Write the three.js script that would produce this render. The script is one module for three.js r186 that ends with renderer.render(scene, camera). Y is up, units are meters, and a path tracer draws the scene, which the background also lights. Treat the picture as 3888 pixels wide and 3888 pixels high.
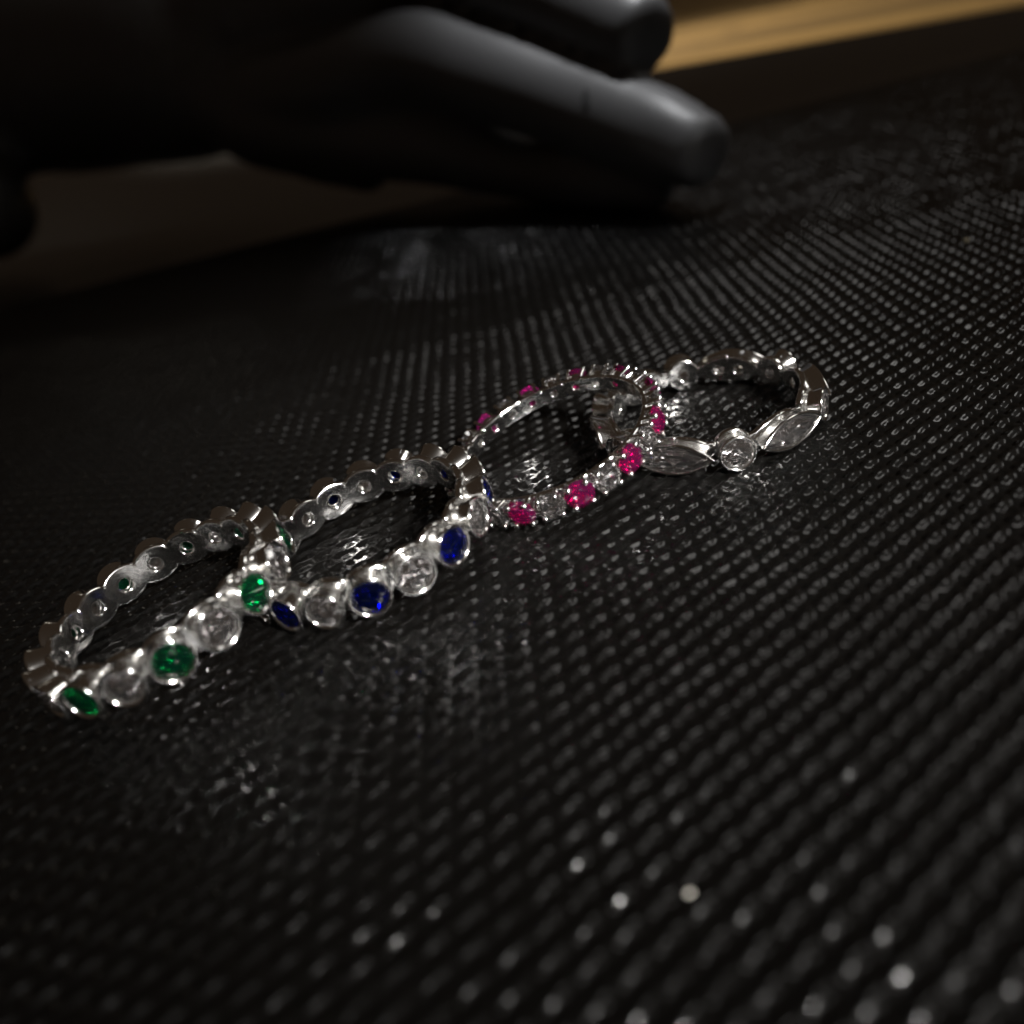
import * as THREE from 'three';
import { mergeGeometries } from 'three/addons/utils/BufferGeometryUtils.js';
import { ConvexGeometry } from 'three/addons/geometries/ConvexGeometry.js';
import { MarchingCubes } from 'three/addons/objects/MarchingCubes.js';
import { RectAreaLightUniformsLib } from 'three/addons/lights/RectAreaLightUniformsLib.js';

// ---------------------------------------------------------------- camera, light, exposure
const MM = 0.001;
const scene = new THREE.Scene();
scene.background = new THREE.Color().setRGB(0.024, 0.0165, 0.011);      // dim room round the table
const PITCH = 27.98, ROLL = 14.35, CAM_H = 38.78, FOCAL = 3589.6;         // degrees, mm, pixels of the 3888 photograph
const camera = new THREE.PerspectiveCamera(2 * Math.atan(1944 / FOCAL) * 180 / Math.PI, 1, 0.004, 20);
camera.position.set(0, CAM_H * MM, 0);
camera.rotation.order = 'YXZ';
camera.rotation.set(-PITCH * Math.PI / 180, 0, -ROLL * Math.PI / 180);
camera.focus = 0.083;
camera.userData.fStop = 18;
scene.add(camera);
const renderer = new THREE.WebGLRenderer({ antialias: true });
renderer.toneMapping = THREE.LinearToneMapping;
renderer.toneMappingExposure = 1.0;
renderer.shadowMap.enabled = true;
RectAreaLightUniformsLib.init();
// a spot on the rings, a wide panel over the table; unseen spots added to brighten hand and bare wood
const SPOTS = [
  { at: [0.32, 0.36, 0.47], aim: [0.006, 0, -0.073], cone: 4.2, soft: 0.75, power: 15, lens: 0.044, color: [1.0, 0.975, 0.94], label: 'black spot lamp pointing down at the rings from the near side' },
  { at: [0.19, 0.90, -0.29], aim: [0.044, 0, -0.196], cone: 3.6, soft: 0.95, power: 4.0, lens: 0.022, color: [0.97, 0.98, 1.0], label: 'small unseen spot lamp added high above the mannequin hand to brighten it' },
  { at: [-0.45, 0.55, -1.15], aim: [0.030, 0, -0.620], cone: 12, soft: 0.7, power: 8, lens: 0.030, color: [1.0, 0.92, 0.77], label: 'small unseen spot lamp added to brighten the bare wood with warm light' },
];
const LAMPS = [
  { at: [0.80, 0.92, -0.32], aim: [0, 0, -0.1], side: 0.34, power: 3.3, color: [1.0, 0.97, 0.93], label: 'wide square white lamp panel hanging high over the table' },
];

// ---------------------------------------------------------------- helpers
let seed = 7;
const rnd = () => { seed = (seed * 1664525 + 1013904223) >>> 0; return seed / 4294967296; };
const hash = (i, j) => { let h = (i * 374761393 + j * 668265263) | 0; h = Math.imul(h ^ (h >>> 13), 1274126177); return ((h ^ (h >>> 16)) >>> 0) / 4294967296; };
function vnoise(x, y) {
  const i = Math.floor(x), j = Math.floor(y), u = x - i, v = y - j;
  const a = u * u * (3 - 2 * u), b = v * v * (3 - 2 * v);
  return (hash(i, j) * (1 - a) + hash(i + 1, j) * a) * (1 - b) + (hash(i, j + 1) * (1 - a) + hash(i + 1, j + 1) * a) * b;
}
const fbm = (x, y, n = 4) => { let s = 0, a = 0.5; for (let k = 0; k < n; k++) { s += a * vnoise(x, y); x = x * 2.03 + 17.1; y = y * 2.03 - 9.7; a *= 0.5; } return s; };
const names = {};
function numbered(n) { const k = names[n] = (names[n] ?? -1) + 1; return k ? n + '_' + String(k).padStart(3, '0') : n; }
function mesh(name, geo, mat, parent) {
  const m = new THREE.Mesh(geo, mat); m.name = parent === scene ? numbered(name) : name;
  m.castShadow = m.receiveShadow = true; parent.add(m); return m;
}
function thing(name, label, category, group) {
  const o = new THREE.Group(); o.name = numbered(name); o.userData = { label, category };
  if (group) o.userData.group = group;
  scene.add(o); return o;
}
function geom(pos, idx, uv) {
  const g = new THREE.BufferGeometry();
  g.setAttribute('position', new THREE.Float32BufferAttribute(pos, 3));
  if (uv) g.setAttribute('uv', new THREE.Float32BufferAttribute(uv, 2));
  g.setIndex(idx); g.computeVertexNormals(); return g;
}
// point of the place seen at photograph pixel (x, y of a 1932 wide view) at the given depth in front of the lens, mm
const CR = Math.cos(ROLL * Math.PI / 180), SR = Math.sin(ROLL * Math.PI / 180), CP = Math.cos(PITCH * Math.PI / 180), SP = Math.sin(PITCH * Math.PI / 180);
function at(px, py, d) {
  const X = (px - 966) / (FOCAL / 2.0124), Y = (py - 966) / (FOCAL / 2.0124);
  const r = CR * X - SR * Y, u = -(SR * X + CR * Y);
  return new THREE.Vector3(r * d, CAM_H + (u * CP - SP) * d, (-CP - u * SP) * d);
}

// ---------------------------------------------------------------- textures
function canvasTex(w, h, draw, srgb) {
  const c = document.createElement('canvas'); c.width = w; c.height = h;
  const x = c.getContext('2d'); const im = x.createImageData(w, h); draw(im.data, w, h); x.putImageData(im, 0, 0);
  const t = new THREE.CanvasTexture(c); t.wrapS = t.wrapT = THREE.RepeatWrapping; t.magFilter = THREE.LinearFilter;
  if (srgb) t.colorSpace = THREE.SRGBColorSpace;
  return t;
}
const woodTex = canvasTex(1024, 1024, (d, w, h) => {
  for (let y = 0; y < h; y++) for (let x = 0; x < w; x++) {
    const k = 4 * (y * w + x);
    const streak = fbm(x / 260, y / 9, 5), band = fbm(x / 500 + 40, y / 46 + 3, 3), pore = vnoise(x / 40, y / 1.6);
    let v = 0.55 + 0.75 * (streak - 0.48) + 0.9 * (band - 0.45);
    if (pore > 0.86) v -= 0.12;
    v = Math.min(1, Math.max(0.12, v));
    d[k] = 200 * v + 30; d[k + 1] = 166 * v + 20; d[k + 2] = 106 * v + 8; d[k + 3] = 255;
  }
}, true);

// the weave of the mat: s runs along the raised threads, t across them (mm)
const PA = 1.15, QB = 1.64;
function weave(s, t) {
  const ws = s + 0.5 * (fbm(s / 9, t / 9) - 0.47), wt = t + 0.6 * (fbm(s / 8 + 30, t / 8 + 11) - 0.47), wear = Math.min(1.25, Math.max(0.5, 2.2 * fbm(s / 6 + 3, t / 6 - 8, 3) + 0.05));
  const i = Math.floor(ws / PA), j = Math.floor(wt / QB);
  const ds = ws / PA - i - 0.5, dt = wt / QB - j - 0.5;
  const sg = ((i + j) & 1) ? 1 : -1;
  const cu = Math.cos(ds * Math.PI), cv = Math.cos(dt * Math.PI);
  const va = hash(i + 91, j - 37) - 0.5, vs = hash(i - 13, j + 57) - 0.5, vt = hash(i + 7, j + 29) - 0.5;
  // raised threads run along s: narrow round ridges that bulge where they pass over the lower cross threads
  const ya = dt * QB / (0.40 + 0.06 * va), yb = ds * PA / 0.38;
  const a = -0.07 + sg * (0.09 + 0.07 * va) * wear * cu + 0.40 * (Math.sqrt(Math.max(0, 1 - ya * ya * 0.9)) - 1) + (sg > 0 ? cu * (0.09 * vs * ds + 0.10 * vt * dt) : 0);
  const b = -0.22 - sg * (0.08 + 0.06 * vt) * wear * cv + 0.34 * (Math.sqrt(Math.max(0, 1 - yb * yb * 0.85)) - 1) + (sg < 0 ? cv * 0.10 * vs * ds : 0);
  const k = 0.05, m = Math.max(k - Math.abs(a - b), 0) / k;
  const top = Math.max(a, b) + m * m * k * 0.25, k2 = 0.08, fl = -0.36 + 0.05 * vnoise(s / 1.3, t / 1.3), m2 = Math.max(k2 - Math.abs(top - fl), 0) / k2;
  return Math.max(top, fl) + m2 * m2 * k2 * 0.25 - 0.05 + 0.022 * (fbm(s * 2.3, t * 2.3, 3) - 0.45) - 0.10 * (fbm(s / 14, t / 14, 3) - 0.25);
}
const WEAVE_ANG = 31 * Math.PI / 180, WC = Math.cos(WEAVE_ANG), WS = Math.sin(WEAVE_ANG);
// world (x,z) mm <-> weave (s,t)
const toS = (x, z) => x * WC - z * WS, toT = (x, z) => x * WS + z * WC;
const toX = (s, t) => s * WC + t * WS, toZ = (s, t) => -s * WS + t * WC;
const TILE_S = 2 * PA * 8, TILE_T = 2 * QB * 6;
const weaveBump = canvasTex(512, 512, (d, w, h) => {
  for (let y = 0; y < h; y++) for (let x = 0; x < w; x++) {
    const s = x / w * TILE_S, t = y / h * TILE_T;
    const i = Math.floor(s / PA), j = Math.floor(t / QB), ds = s / PA - i - 0.5, dt = t / QB - j - 0.5, sg = ((i + j) & 1) ? 1 : -1;
    const a = sg * 0.13 * Math.cos(ds * Math.PI) + 0.30 * (Math.sqrt(Math.max(0.02, 1 - 3.6 * dt * dt)) - 1) + (hash(i, j) - 0.5) * 0.05;
    const b = -0.09 - sg * 0.11 * Math.cos(dt * Math.PI) + 0.26 * (Math.sqrt(Math.max(0.02, 1 - 3.6 * ds * ds)) - 1);
    const v = Math.min(255, Math.max(0, 255 * (Math.max(a, b) + 0.36) / 0.52)), k = 4 * (y * w + x);
    d[k] = d[k + 1] = d[k + 2] = v; d[k + 3] = 255;
  }
});
const scuff = canvasTex(512, 512, (d, w, h) => {
  for (let y = 0; y < h; y++) for (let x = 0; x < w; x++) {
    const k = 4 * (y * w + x), v = 255 * Math.min(1, 0.62 + 0.5 * (fbm(x / 24, y / 24, 5) - 0.3));
    d[k] = d[k + 1] = d[k + 2] = v; d[k + 3] = 255;
  }
});

// ---------------------------------------------------------------- materials
const M = {
  wood: new THREE.MeshStandardMaterial({ map: woodTex, roughness: 0.5 }),
  vinyl: new THREE.MeshPhysicalMaterial({ specularIntensity: 0.7, color: new THREE.Color().setRGB(0.0015, 0.0014, 0.0013), roughness: 0.27, roughnessMap: scuff }),
  vinylFar: new THREE.MeshPhysicalMaterial({ specularIntensity: 0.7, color: new THREE.Color().setRGB(0.0015, 0.0014, 0.0013), roughness: 0.26, bumpMap: weaveBump, bumpScale: 0.2 * MM }),
  silver: new THREE.MeshStandardMaterial({ color: new THREE.Color().setRGB(0.86, 0.85, 0.83), metalness: 1, roughness: 0.13 }),
  hand: new THREE.MeshStandardMaterial({ color: new THREE.Color().setRGB(0.07, 0.07, 0.072), roughness: 0.46 }),
  lampCase: new THREE.MeshStandardMaterial({ color: 0xd8d8d4, roughness: 0.5 }),
  speck: new THREE.MeshStandardMaterial({ color: 0x9a978f, roughness: 0.8 }),
  darkMark: new THREE.MeshStandardMaterial({ color: new THREE.Color().setRGB(0.006, 0.006, 0.006), roughness: 0.8 }),
  lampBlack: new THREE.MeshStandardMaterial({ color: 0x141414, roughness: 0.5 }),
  crumb: new THREE.MeshStandardMaterial({ color: 0x6f6857, roughness: 0.9 }),
};
const gem = (ior, c, dist, body, through) => new THREE.MeshPhysicalMaterial({ color: new THREE.Color().setRGB(...body), roughness: 0.04, metalness: 0, transmission: through, ior, thickness: 1.5 * MM, attenuationColor: new THREE.Color().setRGB(...c), attenuationDistance: dist * MM, specularIntensity: 1 });
M.clear = gem(2.4, [0.95, 0.92, 0.92], 5, [0.9, 0.88, 0.88], 0.995);
M.emerald = gem(1.75, [0.01, 0.48, 0.28], 1.7, [0.02, 0.50, 0.27], 0.992);
M.sapphire = gem(1.77, [0.006, 0.08, 0.50], 1.3, [0.01, 0.08, 0.60], 0.996);
M.rubyDeepShaded = gem(1.77, [0.76, 0.02, 0.42], 1.3, [0.78, 0.05, 0.40], 0.98);  // deeper copy of ruby: shade put into the colour, some random variation
M.ruby = gem(1.77, [0.84, 0.05, 0.56], 1.7, [0.80, 0.06, 0.45], 0.975);

// ---------------------------------------------------------------- table and mat
const EDGE = [new THREE.Vector2(109, -414.5), new THREE.Vector2(200.6, -324.5)];   // far edge of the mat
const ed = EDGE[1].clone().sub(EDGE[0]).normalize(), en = new THREE.Vector2(-ed.y, ed.x);   // along, towards the viewer
const MAT_THICK = 1.8;
{
  const g = new THREE.BoxGeometry(2.6, 0.03, 1.5);
  const uv = g.attributes.uv, p = g.attributes.position;
  for (let k = 0; k < p.count; k++) uv.setXY(k, p.getX(k) / 0.75, p.getZ(k) / 0.75);
  const t = mesh('table_top', g, M.wood, scene); t.userData.kind = 'structure'; t.userData.label = 'warm brown wooden table top under the mat';
  t.rotation.y = -Math.atan2(ed.y, ed.x) + 0.07; t.position.set(0.25, (-MAT_THICK - 0.4) * MM - 0.015, -0.62);
}
const mat = thing('place_mat', 'black woven vinyl mat lying on the wooden table', 'mat');
{
  // slab with a rounded far edge; its bump carries the weave where the threads are too far to tell apart
  const A = -760, B = 520, D = 560, top = -0.46;
  const P = (a, b) => { const q = EDGE[0].clone().addScaledVector(ed, a).addScaledVector(en, b); return [q.x, q.y]; };
  const prof = [[0.9, -MAT_THICK], [0.25, -1.5], [0, -1.1], [0.2, -0.7], [0.9, top], [D - 0.9, top], [D - 0.2, -0.7], [D, -1.1], [D - 0.9, -MAT_THICK]];
  const pos = [], uv = [], idx = [], n = 24;
  for (let k = 0; k <= n; k++) for (const [b, y] of prof) {
    const [x, z] = P(A + (B - A) * k / n, b); pos.push(x * MM, y * MM, z * MM); uv.push(toS(x, z) / TILE_S, toT(x, z) / TILE_T);
  }
  const c = prof.length;
  for (let k = 0; k < n; k++) for (let j = 0; j < c - 1; j++) { const a = k * c + j, b = a + c; idx.push(a, a + 1, b, b, a + 1, b + 1); }
  const g = geom(pos, idx, uv).toNonIndexed(); g.computeVertexNormals();
  mesh('mat_sheet', g, M.vinylFar, mat);
}
{
  // the woven top in front, thread by thread, over the part of the mat round the rings; a coarser patch goes on behind
  const patch = (name, ss, tt, S0, S1, T0, T1, keep) => {
    const nS = Math.round((S1 - S0) / ss), nT = Math.round((T1 - T0) / tt), ids = new Int32Array((nS + 1) * (nT + 1)).fill(-1), pos = [], uv = [], idx = [];
    const vert = (i, j) => {
      const k = j * (nS + 1) + i;
      if (ids[k] < 0) {
        const s = S0 + i * ss, t = T0 + j * tt, x = toX(s, t), z = toZ(s, t);
        const e = Math.min(1, Math.max(0, (z + 250) / 10)), f = e * e * (3 - 2 * e);
        ids[k] = pos.length / 3; pos.push(x * MM, (weave(s, t) * f - 0.45 * (1 - f)) * MM, z * MM); uv.push(s / 40, t / 40);
      }
      return ids[k];
    };
    for (let j = 0; j < nT; j++) for (let i = 0; i < nS; i++) {
      const s = S0 + (i + 0.5) * ss, t = T0 + (j + 0.5) * tt;
      if (!keep(toX(s, t), toZ(s, t))) continue;
      const a = vert(i, j), b = vert(i + 1, j), c = vert(i, j + 1), d = vert(i + 1, j + 1);
      idx.push(a, c, b, b, c, d);
    }
    const w = mesh(name, geom(pos, idx, uv), M.vinyl, mat); w.userData.kind = 'stuff';
    return idx.length / 3;
  };
  const wide = (x, z) => x > -40 + 0.46 * z && x < 26 - 0.62 * z;
  patch('woven_threads', 0.20, 0.14, -90, 200, -150, 30, (x, z) => z > -128 && z < -8 && wide(x, z));
  patch('far_woven_threads', 0.28, 0.19, -120, 330, -280, 60, (x, z) => z <= -128 && z > -250 && x < 150 && wide(x, z));
}

// ---------------------------------------------------------------- rings
// a wall of a ring with scalloped edges: one cell runs over the arc s0..s1 (mm at inner radius Ri) round a drilled hole
function bandCell(Ri, thick, s0, s1, hs, hr, half, bev, seg = 48) {
  const pos = [], idx = [], fr = [0, 0.06, 0.14, 0.3, 0.5, 0.68, 0.8, 0.88, 0.94, 0.975, 1];
  const rim = (f) => {                                              // boundary of the cell in direction f from the hole
    const c = Math.cos(f), s = Math.sin(f); let lo = hr, hi = 12;
    const inside = (r) => { const x = hs + c * r, y = s * r; return x >= s0 && x <= s1 && Math.abs(y) <= half(x); };
    for (let k = 0; k < 34; k++) { const m = (lo + hi) / 2; inside(m) ? lo = m : hi = m; }
    return lo;
  };
  const rims = []; 
  const angs = [];
  for (let k = 0; k < seg; k++) angs.push(k / seg * 2 * Math.PI);
  for (const [cx, sx] of [[s0, -1], [s1, 1]]) for (const q of [-1, 1]) {  // put a ray through each neck corner
    const f = Math.atan2(q * half(cx), cx - hs), ff = (f + 2 * Math.PI) % (2 * Math.PI);
    let best = 0; for (let k = 1; k < seg; k++) if (Math.abs(angs[k] - ff) < Math.abs(angs[best] - ff)) best = k; angs[best] = ff;
  }
  for (const f of angs) rims.push(rim(f));
  const put = (x, y, r) => { const a = x / Ri; pos.push(Math.cos(a) * r * MM, y * MM, Math.sin(a) * r * MM); };
  const rows = [];
  for (let l = 0; l < fr.length; l++) { rows.push([l, 0]); }
  const loops = fr.length;
  const face = (outer) => {
    for (let l = 0; l < loops; l++) for (let k = 0; k < seg; k++) {
      const rr = hr + (rims[k] - hr) * fr[l], x = hs + Math.cos(angs[k]) * rr, y = Math.sin(angs[k]) * rr;
      const d = Math.min(Math.max(0, half(x) - Math.abs(y)), bev), dh = Math.min(rr - hr, bev * 0.7);
      const e = bev - Math.sqrt(Math.max(0, bev * bev - (bev - d) ** 2)), eh = bev * 0.7 - Math.sqrt(Math.max(0, (bev * 0.7) ** 2 - (bev * 0.7 - dh) ** 2));
      put(x, y, outer ? Ri + thick - e : Ri + Math.max(e, eh));
    }
  };
  face(false); face(true);
  const base = loops * seg;
  for (let o = 0; o < 2; o++) for (let l = 0; l < loops - 1; l++) for (let k = 0; k < seg; k++) {
    const a = o * base + l * seg + k, b = o * base + l * seg + (k + 1) % seg, c = a + seg, d = b + seg;
    o ? idx.push(a, c, b, b, c, d) : idx.push(a, b, c, b, d, c);
  }
  for (const l of [0, loops - 1]) for (let k = 0; k < seg; k++) {   // hole wall and scalloped edge
    if (l) { const x = hs + Math.cos((angs[k] + angs[(k + 1) % seg]) / 2) * rims[k]; if (x < s0 + 1e-3 || x > s1 - 1e-3) continue; const x0 = hs + Math.cos(angs[k]) * rims[k], x1 = hs + Math.cos(angs[(k + 1) % seg]) * rims[(k + 1) % seg]; if ((x0 < s0 + 1e-4 && x1 < s0 + 1e-4) || (x0 > s1 - 1e-4 && x1 > s1 - 1e-4)) continue; }
    const a = l * seg + k, b = l * seg + (k + 1) % seg, c = a + base, d = b + base;
    l ? idx.push(a, b, c, b, d, c) : idx.push(a, c, b, b, c, d);
  }
  return geom(pos, idx);
}
// a setting or cup: closed outline (unit function of angle -> [x, z]) lofted through [inset, height] steps
function loft(outline, prof, seg = 40) {
  const pos = [], idx = [];
  for (const [w, y] of prof) for (let k = 0; k < seg; k++) { const [x, z] = outline(k / seg * 2 * Math.PI, w); pos.push(x * MM, y * MM, z * MM); }
  for (let l = 0; l < prof.length - 1; l++) for (let k = 0; k < seg; k++) {
    const a = l * seg + k, b = l * seg + (k + 1) % seg, c = a + seg, d = b + seg; idx.push(a, c, b, b, c, d);
  }
  return geom(pos, idx);
}
const circle = (f, w) => [Math.cos(f) * w, Math.sin(f) * w];
const lens = (L, W) => {                                           // pointed oval: half length L, half width W, offset by w
  const R = (L * L + W * W) / (2 * W);
  return (f, w) => {
    const r = R + w, half = Math.sqrt(Math.max(1e-6, r * r - (R - W) ** 2));
    const c = Math.cos(f), x = half * Math.sign(c) * (1 - (1 - Math.abs(c)) ** 1.0), z = Math.sign(Math.sin(f)) * Math.max(0, Math.sqrt(Math.max(0, r * r - x * x)) - (R - W));
    return [x, Math.abs(Math.sin(f)) < 1e-9 ? 0 : z];
  };
};
function flatHull(pts) { const g = new ConvexGeometry(pts.map(([x, y, z]) => new THREE.Vector3(x * MM, y * MM, z * MM))); g.computeVertexNormals(); return g; }
function brilliant(r, ch = 0.34, pv = 0.85) {
  const p = [], ring = (n, rad, y, off) => { for (let k = 0; k < n; k++) { const f = (k + off) / n * 2 * Math.PI; p.push([Math.cos(f) * rad, y, Math.sin(f) * rad]); } };
  ring(8, 0.56 * r, ch * r, 0); ring(8, 0.80 * r, 0.62 * ch * r, 0.5); ring(16, r, 0.04 * r, 0.5); ring(16, r, -0.03 * r, 0.5); ring(8, 0.5 * r, -0.565 * pv * r, 0); 
  p.push([0, -pv * r, 0]);
  return flatHull(p);
}
function marquiseStone(L, W) {
  const o = lens(L, W), p = [];
  const loop = (n, k, y, off) => { for (let i = 0; i < n; i++) { const [x, z] = o((i + off) / n * 2 * Math.PI, 0); p.push([x * k, y, z * k]); } };
  loop(8, 0.60, 0.50, 0.5); loop(10, 0.83, 0.33, 0); loop(16, 1, 0.05, 0); loop(16, 1, -0.04, 0); loop(8, 0.58, -0.62, 0);
  p.push([0.9, -1.0, 0], [-0.9, -1.0, 0], [0, -1.05, 0]);
  return flatHull(p);
}
// place a ring: centre on the mat (x, z mm), raised by tau degrees towards azimuth al; its lowest point rests on the weave
function placeRing(o, x, z, tau, al) {
  const t = tau * Math.PI / 180, a = al * Math.PI / 180;
  const e = new THREE.Vector3(Math.cos(a) * Math.cos(t), Math.sin(t), Math.sin(a) * Math.cos(t)), g = new THREE.Vector3(-Math.sin(a), 0, Math.cos(a)), n = new THREE.Vector3().crossVectors(g, e);
  const m = new THREE.Matrix4().makeBasis(e, n, g); o.quaternion.setFromRotationMatrix(m); o.position.set(x * MM, 0, z * MM);
  o.updateMatrixWorld(true);
  const box = new THREE.Box3().setFromObject(o, true);
  o.position.y = -box.min.y - 0.10 * MM;
}
// local frame on the ring at angle th: y outward, z along the ring's axis
function station(o, th, r) {
  const rad = new THREE.Vector3(Math.cos(th), 0, Math.sin(th)), up = new THREE.Vector3(0, 1, 0), tan = new THREE.Vector3().crossVectors(rad, up);
  o.quaternion.setFromRotationMatrix(new THREE.Matrix4().makeBasis(tan, rad, up)); o.position.copy(rad).multiplyScalar(r * MM);
  return o;
}
const R2 = Math.PI / 180;

// --- the two bezel rings: eighteen flared cups, coloured and clear stones in turn
const N1 = 18, RI = 8.6;
const cellHalf = Math.PI * RI / N1;
const discHalf = (x) => Math.sqrt(2.6 ** 2 - x * x) - 0.95;
const oneCell = bandCell(RI, 0.62, -cellHalf, cellHalf, 0, 0.54, discHalf, 0.22);
const bandGeo = (() => { const a = []; for (let k = 0; k < N1; k++) a.push(oneCell.clone().rotateY(-k * 2 * Math.PI / N1)); return mergeGeometries(a); })();
const cupGeo = loft(circle, [[0.50, 0.0], [1.20, -0.03], [1.225, 0.10], [1.31, 0.45], [1.40, 0.80], [1.50, 1.15], [1.60, 1.44], [1.67, 1.60], [1.69, 1.69], [1.665, 1.77], [1.60, 1.81], [1.50, 1.80], [1.41, 1.75], [1.34, 1.66], [1.305, 1.55], [1.29, 1.40], [1.10, 1.18], [0.70, 0.70], [0.50, 0.35], [0.50, 0.0]], 44);
const roundStone = brilliant(1.31, 0.34, 0.85);
function bezelRing(name, label, colored, th0) {
  const o = thing(name, label, 'ring', null);
  mesh('band', bandGeo, M.silver, o);
  for (let k = 0; k < N1; k++) {
    const th = (th0 + k * 360 / N1) * R2;
    const cup = station(mesh('bezel', cupGeo, M.silver, o), th, RI + 0.58);
    const s = mesh(k % 2 ? 'coloured_stone' : 'clear_stone', roundStone, k % 2 ? colored : M.clear, cup);
    s.position.y = 1.44 * MM; s.rotation.y = hash(k, 5) * 6.28;
  }
  // turn the band so that its holes sit behind the stones
  o.children[0].rotation.y = -th0 * R2;
  return o;
}
const green = bezelRing('emerald_ring', 'silver ring of round bezels set with green and clear stones, leaning on the blue-stone ring', M.emerald, 10.13);
placeRing(green, -28.53, -65.95, 11.57, 1.93);
const blue = bezelRing('sapphire_ring', 'silver ring of round bezels set with dark blue and clear stones', M.sapphire, 31.42);
placeRing(blue, -12.18, -70.68, 7.58, -3.93);

// --- the claw-set ring: twenty-four red and clear stones in turn
{
  const o = thing('ruby_ring', 'thin silver claw-set ring with alternating red and clear stones', 'ring'), N = 24, Ri = 8.75, th0 = 150.4;
  const half = Math.PI * Ri / N, flat = () => 0.85;
  const cell = bandCell(Ri, 0.5, -half, half, 0, 0.30, flat, 0.16, 28), a = [];
  for (let k = 0; k < N; k++) a.push(cell.clone().rotateY(-k * 2 * Math.PI / N));
  const band = mesh('band', mergeGeometries(a), M.silver, o); band.rotation.y = -th0 * R2;
  const stone = brilliant(1.29, 0.36, 0.74);
  const seat = loft(circle, [[0.50, 0], [0.78, 0.02], [0.86, 0.30], [0.98, 0.50], [0.94, 0.58], [0.80, 0.50], [0.5, 0.2], [0.50, 0]], 24);
  const prongPts = [[0.20, 0], [0.21, 0.3], [0.21, 0.95], [0.26, 1.18], [0.265, 1.30], [0.21, 1.41], [0.11, 1.46], [0.0, 1.47]].map(([x, y]) => new THREE.Vector2(x * MM, y * MM));
  const prong = new THREE.LatheGeometry(prongPts, 10);
  for (let k = 0; k < N; k++) {
    const th = (th0 - k * 360 / N) * R2;
    const st = station(mesh('setting', seat, M.silver, o), th, Ri + 0.42);
    const s = mesh(k % 2 ? 'red_stone' : 'clear_stone', stone, k % 2 ? (k < 5 || hash(k, 77) < 0.4 ? M.rubyDeepShaded : M.ruby) : M.clear, st); s.position.y = 0.88 * MM; s.rotation.y = hash(k, 9) * 6.28;  // near-left red stones get the shaded colour, a few others at random
    for (const x of [-1, 1]) for (const z of [-1, 1]) {
      const p = mesh('prong', prong, M.silver, st);
      p.position.set(x * 0.72 * MM, -0.02 * MM, z * 0.76 * MM); p.rotation.set(z * 0.13, 0, -x * 0.05);
    }
  }
  placeRing(o, 5.12, -77.81, 13.06, -18.32);
}

// --- the ring of round and pointed-oval bezels, all clear stones
{
  const o = thing('marquise_ring', 'silver ring of alternating round and pointed-oval bezels with clear stones, lying flat', 'ring'), Ri = 8.7, th0 = 44.56;
  const hr = 9.4 * R2 * Ri, hm = 20.6 * R2 * Ri, cells = [];
  const wr = (x) => Math.max(0.62, Math.sqrt(Math.max(0, 1.62 ** 2 - x * x))), Lm = hm + 0.35, Wm = 1.42, Rm = (Lm * Lm + Wm * Wm) / (2 * Wm);
  const wm = (x) => Math.max(0.62, Math.sqrt(Math.max(0, Rm * Rm - x * x)) - (Rm - Wm));
  const c0 = bandCell(Ri, 0.6, -hr, hr, 0, 0.5, wr, 0.2, 40), c1 = bandCell(Ri, 0.6, 0, hm, 0.95, 0.45, wm, 0.2, 48), c2 = bandCell(Ri, 0.6, -hm, 0, -0.95, 0.45, wm, 0.2, 48);
  for (let k = 0; k < 6; k++) { cells.push(c0.clone().rotateY(-k * Math.PI / 3)); for (const c of [c1, c2]) cells.push(c.clone().rotateY(-(k + 0.5) * Math.PI / 3)); }
  const band = mesh('band', mergeGeometries(cells), M.silver, o); band.rotation.y = -th0 * R2;
  const cup = loft(circle, [[0.55, 0.0], [1.22, 0.02], [1.26, 0.3], [1.34, 0.7], [1.50, 1.15], [1.62, 1.45], [1.64, 1.55], [1.60, 1.64], [1.52, 1.68], [1.42, 1.66], [1.33, 1.58], [1.29, 1.40], [1.1, 1.15], [0.6, 0.5], [0.55, 0.0]], 44);
  const ol = lens(3.45, 1.28);
  const boat = loft(ol, [[-0.75, -0.25], [-0.45, -0.25], [-0.30, 0.2], [-0.12, 0.7], [0.10, 1.18], [0.19, 1.36], [0.20, 1.45], [0.16, 1.53], [0.08, 1.56], [-0.02, 1.53], [-0.10, 1.44], [-0.14, 1.28], [-0.4, 1.0], [-0.75, 0.4], [-0.75, -0.25]], 56);
  const rs = brilliant(1.30), ms = marquiseStone(3.3, 1.16);
  for (let k = 0; k < 6; k++) {
    const a = (th0 - k * 60) * R2, b = (th0 - (k + 0.5) * 60) * R2;
    const c = station(mesh('round_bezel', cup, M.silver, o), a, Ri + 0.55);
    mesh('round_stone', rs, M.clear, c).position.y = 1.33 * MM;
    const d = station(mesh('pointed_bezel', boat, M.silver, o), b, Ri + 0.42);
    mesh('pointed_stone', ms, M.clear, d).position.y = 1.20 * MM;
  }
  placeRing(o, 20.05, -80.89, 0.06, 47.84);
}

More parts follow.
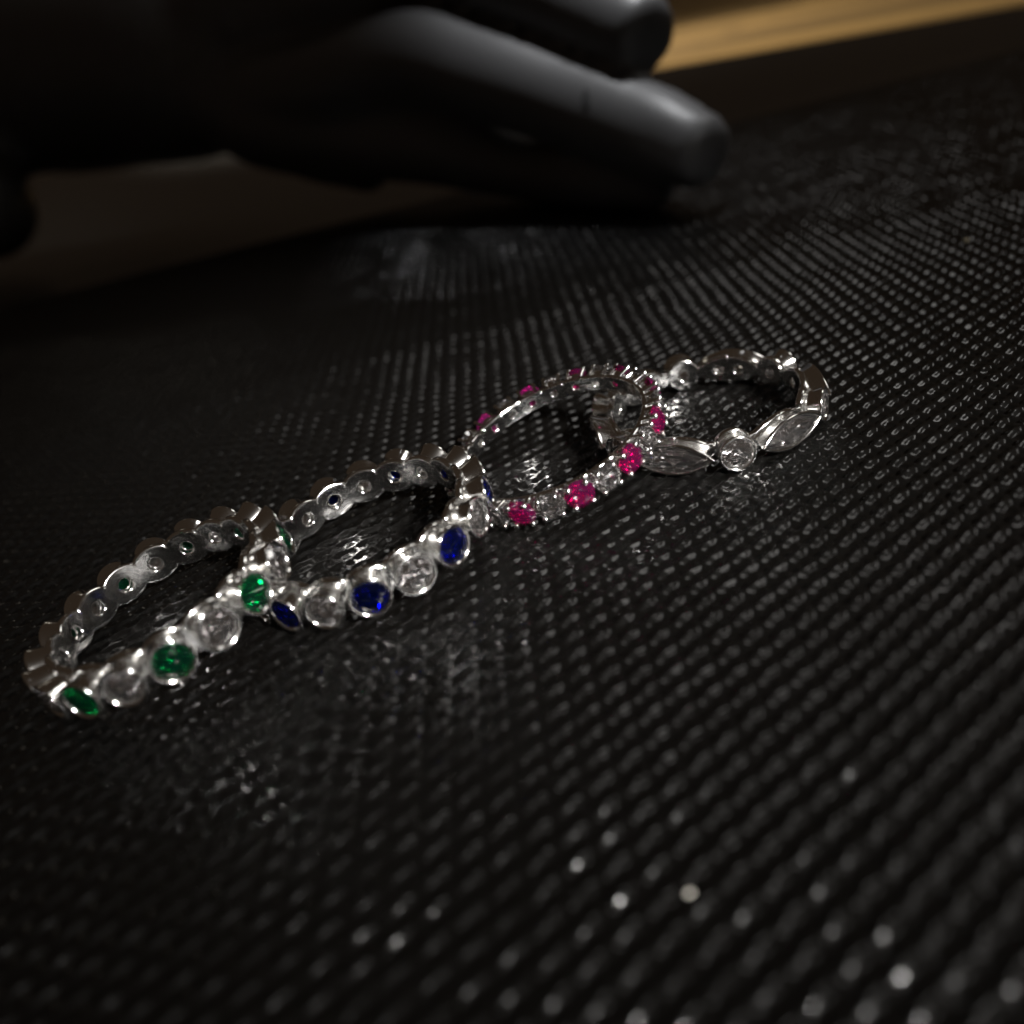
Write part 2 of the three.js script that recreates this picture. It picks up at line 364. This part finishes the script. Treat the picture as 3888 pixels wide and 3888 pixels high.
// ---------------------------------------------------------------- black display hand, lying behind the rings
{
  // joints read from the photograph: [x, y, depth mm, radius mm]
  const chains = [
    [[-330, 110, 345, 32], [60, 118, 292, 31], [290, 108, 266, 27.5], [460, 85, 250, 20]],                       // wrist, back of the hand
    [[60, 105, 292, 28], [330, 130, 258, 18], [470, 205, 243, 12]],
    [[430, 60, 250, 20], [640, -5, 222, 12], [800, -72, 202, 9.2], [985, -34, 181, 8.0], [1110, 18, 170, 7.4], [1215, 66, 161, 6.6]],       // upper finger
    [[470, 185, 243, 12], [640, 160, 220, 10.8], [785, 112, 202, 9.7], [930, 146, 187, 8.8], [1110, 204, 172, 8.1], [1235, 250, 162, 7.4], [1325, 288, 156, 6.2]],  // middle
    [[500, 225, 240, 11], [690, 264, 222, 8.4], [850, 282, 208, 8.0], [1000, 320, 197, 6.4], [1130, 340, 178, 5.4], [1230, 352, 168, 4.2]],   // ring finger
    [[480, 235, 244, 10], [590, 284, 236, 7.2], [690, 312, 228, 6.2]],                   // little finger, tucked in
    [[-150, 300, 300, 24], [-80, 370, 280, 18], [-30, 395, 272, 14]],   // thumb
  ];
  const segs = [];
  chains.forEach((ch, q) => {
    const cv = new THREE.CatmullRomCurve3(ch.map(([x, y, d]) => at(x, y, d)), false, 'centripetal'), n = ch.length - 1, sub = 5;
    for (let k = 0; k < n * sub; k++) {
      const u = k / (n * sub), v = (k + 1) / (n * sub), rad = (w) => { const f = Math.min(w * n, n - 1e-6), i = Math.floor(f), e = f - i; const t = e * e * (3 - 2 * e); return ch[i][3] * (1 - t) + ch[i + 1][3] * t; };
      segs.push([cv.getPoint(u), cv.getPoint(v), rad(u), rad(v), q]);
      const g = segs[segs.length - 1]; g.push(g[0].clone().add(g[1]).multiplyScalar(0.5), (g[0].distanceTo(g[1]) / 2 + Math.max(g[2], g[3]) + 14) ** 2);
    }
  });
  const cuts = chains.map((ch) => { const [a, b] = ch.slice(-2).map(([x, y, d]) => at(x, y, d)), dir = b.clone().sub(a).normalize(); return [b.dot(dir) + 2.6, dir]; });
  const lo = new THREE.Vector3(1e9, 1e9, 1e9), hi = lo.clone().negate();
  for (const [a, b, ra, rb] of segs) for (const [p, r] of [[a, ra], [b, rb]]) { lo.min(p.clone().subScalar(r + 6)); hi.max(p.clone().addScalar(r + 6)); }
  const c = lo.clone().add(hi).multiplyScalar(0.5), H = Math.max(hi.x - lo.x, hi.y - lo.y, hi.z - lo.z) / 2, n = 132;
  const mc = new MarchingCubes(n, M.hand, false, false, 260000); mc.isolation = 0;
  const p = new THREE.Vector3(), ab = new THREE.Vector3(), ap = new THREE.Vector3(), dist = new Array(chains.length);
  const field = () => {
    dist.fill(30);
    for (const [a, b, ra, rb, q, mid, reach] of segs) {
      if (p.distanceToSquared(mid) > reach) continue;
      ab.subVectors(b, a); ap.subVectors(p, a); const t = Math.min(1, Math.max(0, ap.dot(ab) / ab.lengthSq()));
      const d = ap.addScaledVector(ab, -t).length() - (ra + (rb - ra) * t);
      if (d < dist[q]) dist[q] = d;
    }
    for (const q of [2, 3]) {                                        // blunt finger ends
      const [tip, dir] = cuts[q], e = p.dot(dir) - tip, k = 4, h = Math.max(k - Math.abs(e - dist[q]), 0) / k; dist[q] = Math.max(e, dist[q]) + h * h * k * 0.25;
    }
    let d = dist[0];
    for (let q = 1; q < dist.length; q++) { const k = q === 1 || q === 6 ? 12 : 1.2, h = Math.max(k - Math.abs(d - dist[q]), 0) / k; d = Math.min(d, dist[q]) - h * h * k * 0.25; }
    return -d;
  };
  for (let z = 0; z < n; z++) for (let y = 0; y < n; y++) for (let x = 0; x < n; x++) {
    p.set((x - n / 2) / (n / 2), (y - n / 2) / (n / 2), (z - n / 2) / (n / 2)).multiplyScalar(H).add(c);
    mc.field[z * n * n + y * n + x] = field();
  }
  mc.update();
  const g = new THREE.BufferGeometry(), k = mc.count, pos = new Float32Array(k * 3);
  for (let i = 0; i < k * 3; i += 3) { pos[i] = (mc.positionArray[i] * H + c.x) * MM; pos[i + 1] = Math.max((mc.positionArray[i + 1] * H + c.y) * MM, 0); pos[i + 2] = (mc.positionArray[i + 2] * H + c.z) * MM; }
  g.setAttribute('position', new THREE.BufferAttribute(pos, 3));
  g.setAttribute('normal', new THREE.BufferAttribute(mc.normalArray.slice(0, k * 3), 3));
  const h = mesh('display_hand', g, M.hand, scene);
  h.userData = { label: 'matte black mannequin display hand resting its fingers on the mat', category: 'display hand' };
  // a small dark mark on the middle finger, lying on its skin
  let depth = 135; do { depth += 0.2; p.copy(at(1106, 186, depth)); } while (field() < 0 && depth < 220);
  const spot = p.clone(), nrm = new THREE.Vector3(), f0 = field();
  for (const a of ['x', 'y', 'z']) { p.copy(spot); p[a] += 0.5; nrm[a] = f0 - field(); }
  const chip = mesh('dark_mark', new THREE.SphereGeometry(1, 20, 12).scale(0.8 * MM, 0.22 * MM, 1.9 * MM), M.darkMark, h);
  chip.position.copy(spot).multiplyScalar(MM); chip.quaternion.setFromUnitVectors(new THREE.Vector3(0, 1, 0), nrm.normalize()); chip.rotateY(-0.5);
}

// ---------------------------------------------------------------- specks on the mat
for (const [x, z, k, m0, label] of [[63.3, -112.9, 1, M.crumb, 'tiny pale crumb lying alone on the mat beyond the rings'], [3.7, -30.7, 0.55, M.speck, 'tiny white speck of dust on the mat in front of the rings']]) {
  const p = []; for (let i = 0; i < 22; i++) { const f = rnd() * 6.28, y = rnd() * 2 - 1, r = Math.sqrt(1 - y * y) * (0.7 + 0.5 * rnd()); p.push([Math.cos(f) * r * 0.42 * k, y * 0.25 * k, Math.sin(f) * r * 0.32 * k]); }
  const m = mesh('crumb', flatHull(p), m0, scene); m.position.set(x * MM, 0.08 * MM, z * MM);
  m.userData = { label, category: 'crumb' };
}

// ---------------------------------------------------------------- lamps
for (const L of LAMPS) {
  const o = thing('panel_lamp', L.label, 'lamp'), s = L.side, P = new THREE.Vector3(...L.at), aim = new THREE.Vector3(...L.aim);
  o.position.copy(P);
  o.quaternion.setFromUnitVectors(new THREE.Vector3(0, -1, 0), aim.clone().sub(P).normalize());
  const w = s + 0.03, parts = [];
  for (const [x, z, a, b] of [[0, w / 2, w + 0.02, 0.02], [0, -w / 2, w + 0.02, 0.02], [w / 2, 0, 0.02, w - 0.02], [-w / 2, 0, 0.02, w - 0.02]]) parts.push(new THREE.BoxGeometry(a, 0.03, b).translate(x, 0, z));
  parts.push(new THREE.BoxGeometry(w + 0.02, 0.012, w + 0.02).translate(0, 0.0215, 0));
  mesh('lamp_frame', mergeGeometries(parts), M.lampCase, o);
  mesh('lamp_diffuser', new THREE.BoxGeometry(s, 0.004, s), new THREE.MeshStandardMaterial({ color: 0xffffff, roughness: 0.6, emissive: new THREE.Color().setRGB(...L.color), emissiveIntensity: 1 }), o);
  const light = new THREE.RectAreaLight(new THREE.Color().setRGB(...L.color), L.power, s, s);
  light.name = 'lamp_light'; light.position.set(0, -0.004, 0); light.rotation.x = -Math.PI / 2; o.add(light);
}

for (const L of SPOTS) {
  const o = thing('spot_lamp', L.label, 'lamp'), P = new THREE.Vector3(...L.at), aim = new THREE.Vector3(...L.aim), k = L.lens / 0.03;
  o.position.copy(P); o.quaternion.setFromUnitVectors(new THREE.Vector3(0, -1, 0), aim.clone().sub(P).normalize());
  const pts = [[0.0, 0.085], [0.022, 0.083], [0.031, 0.07], [0.034, 0.0], [0.036, -0.012], [0.033, -0.012], [0.031, 0.001]].map(([x, y]) => new THREE.Vector2(x * k, y * k));
  mesh('lamp_housing', new THREE.LatheGeometry(pts, 40), M.lampBlack, o);
  mesh('lamp_lens', new THREE.CylinderGeometry(0.03 * k, 0.03 * k, 0.003, 40).translate(0, 0.004, 0), new THREE.MeshStandardMaterial({ color: 0xffffff, roughness: 0.4, emissive: new THREE.Color().setRGB(...L.color), emissiveIntensity: 2 }), o);
  const light = new THREE.SpotLight(new THREE.Color().setRGB(...L.color), L.power, 0, L.cone * Math.PI / 180, L.soft, 2);
  light.name = 'spot_light'; light.castShadow = true; light.shadow.radius = L.lens / 0.02; light.shadow.mapSize.set(2048, 2048); light.shadow.camera.near = 0.05;
  light.position.set(0, -L.lens - 0.012 * k, 0); light.target.position.set(0, -1, 0); o.add(light); o.add(light.target);
}

renderer.render(scene, camera);
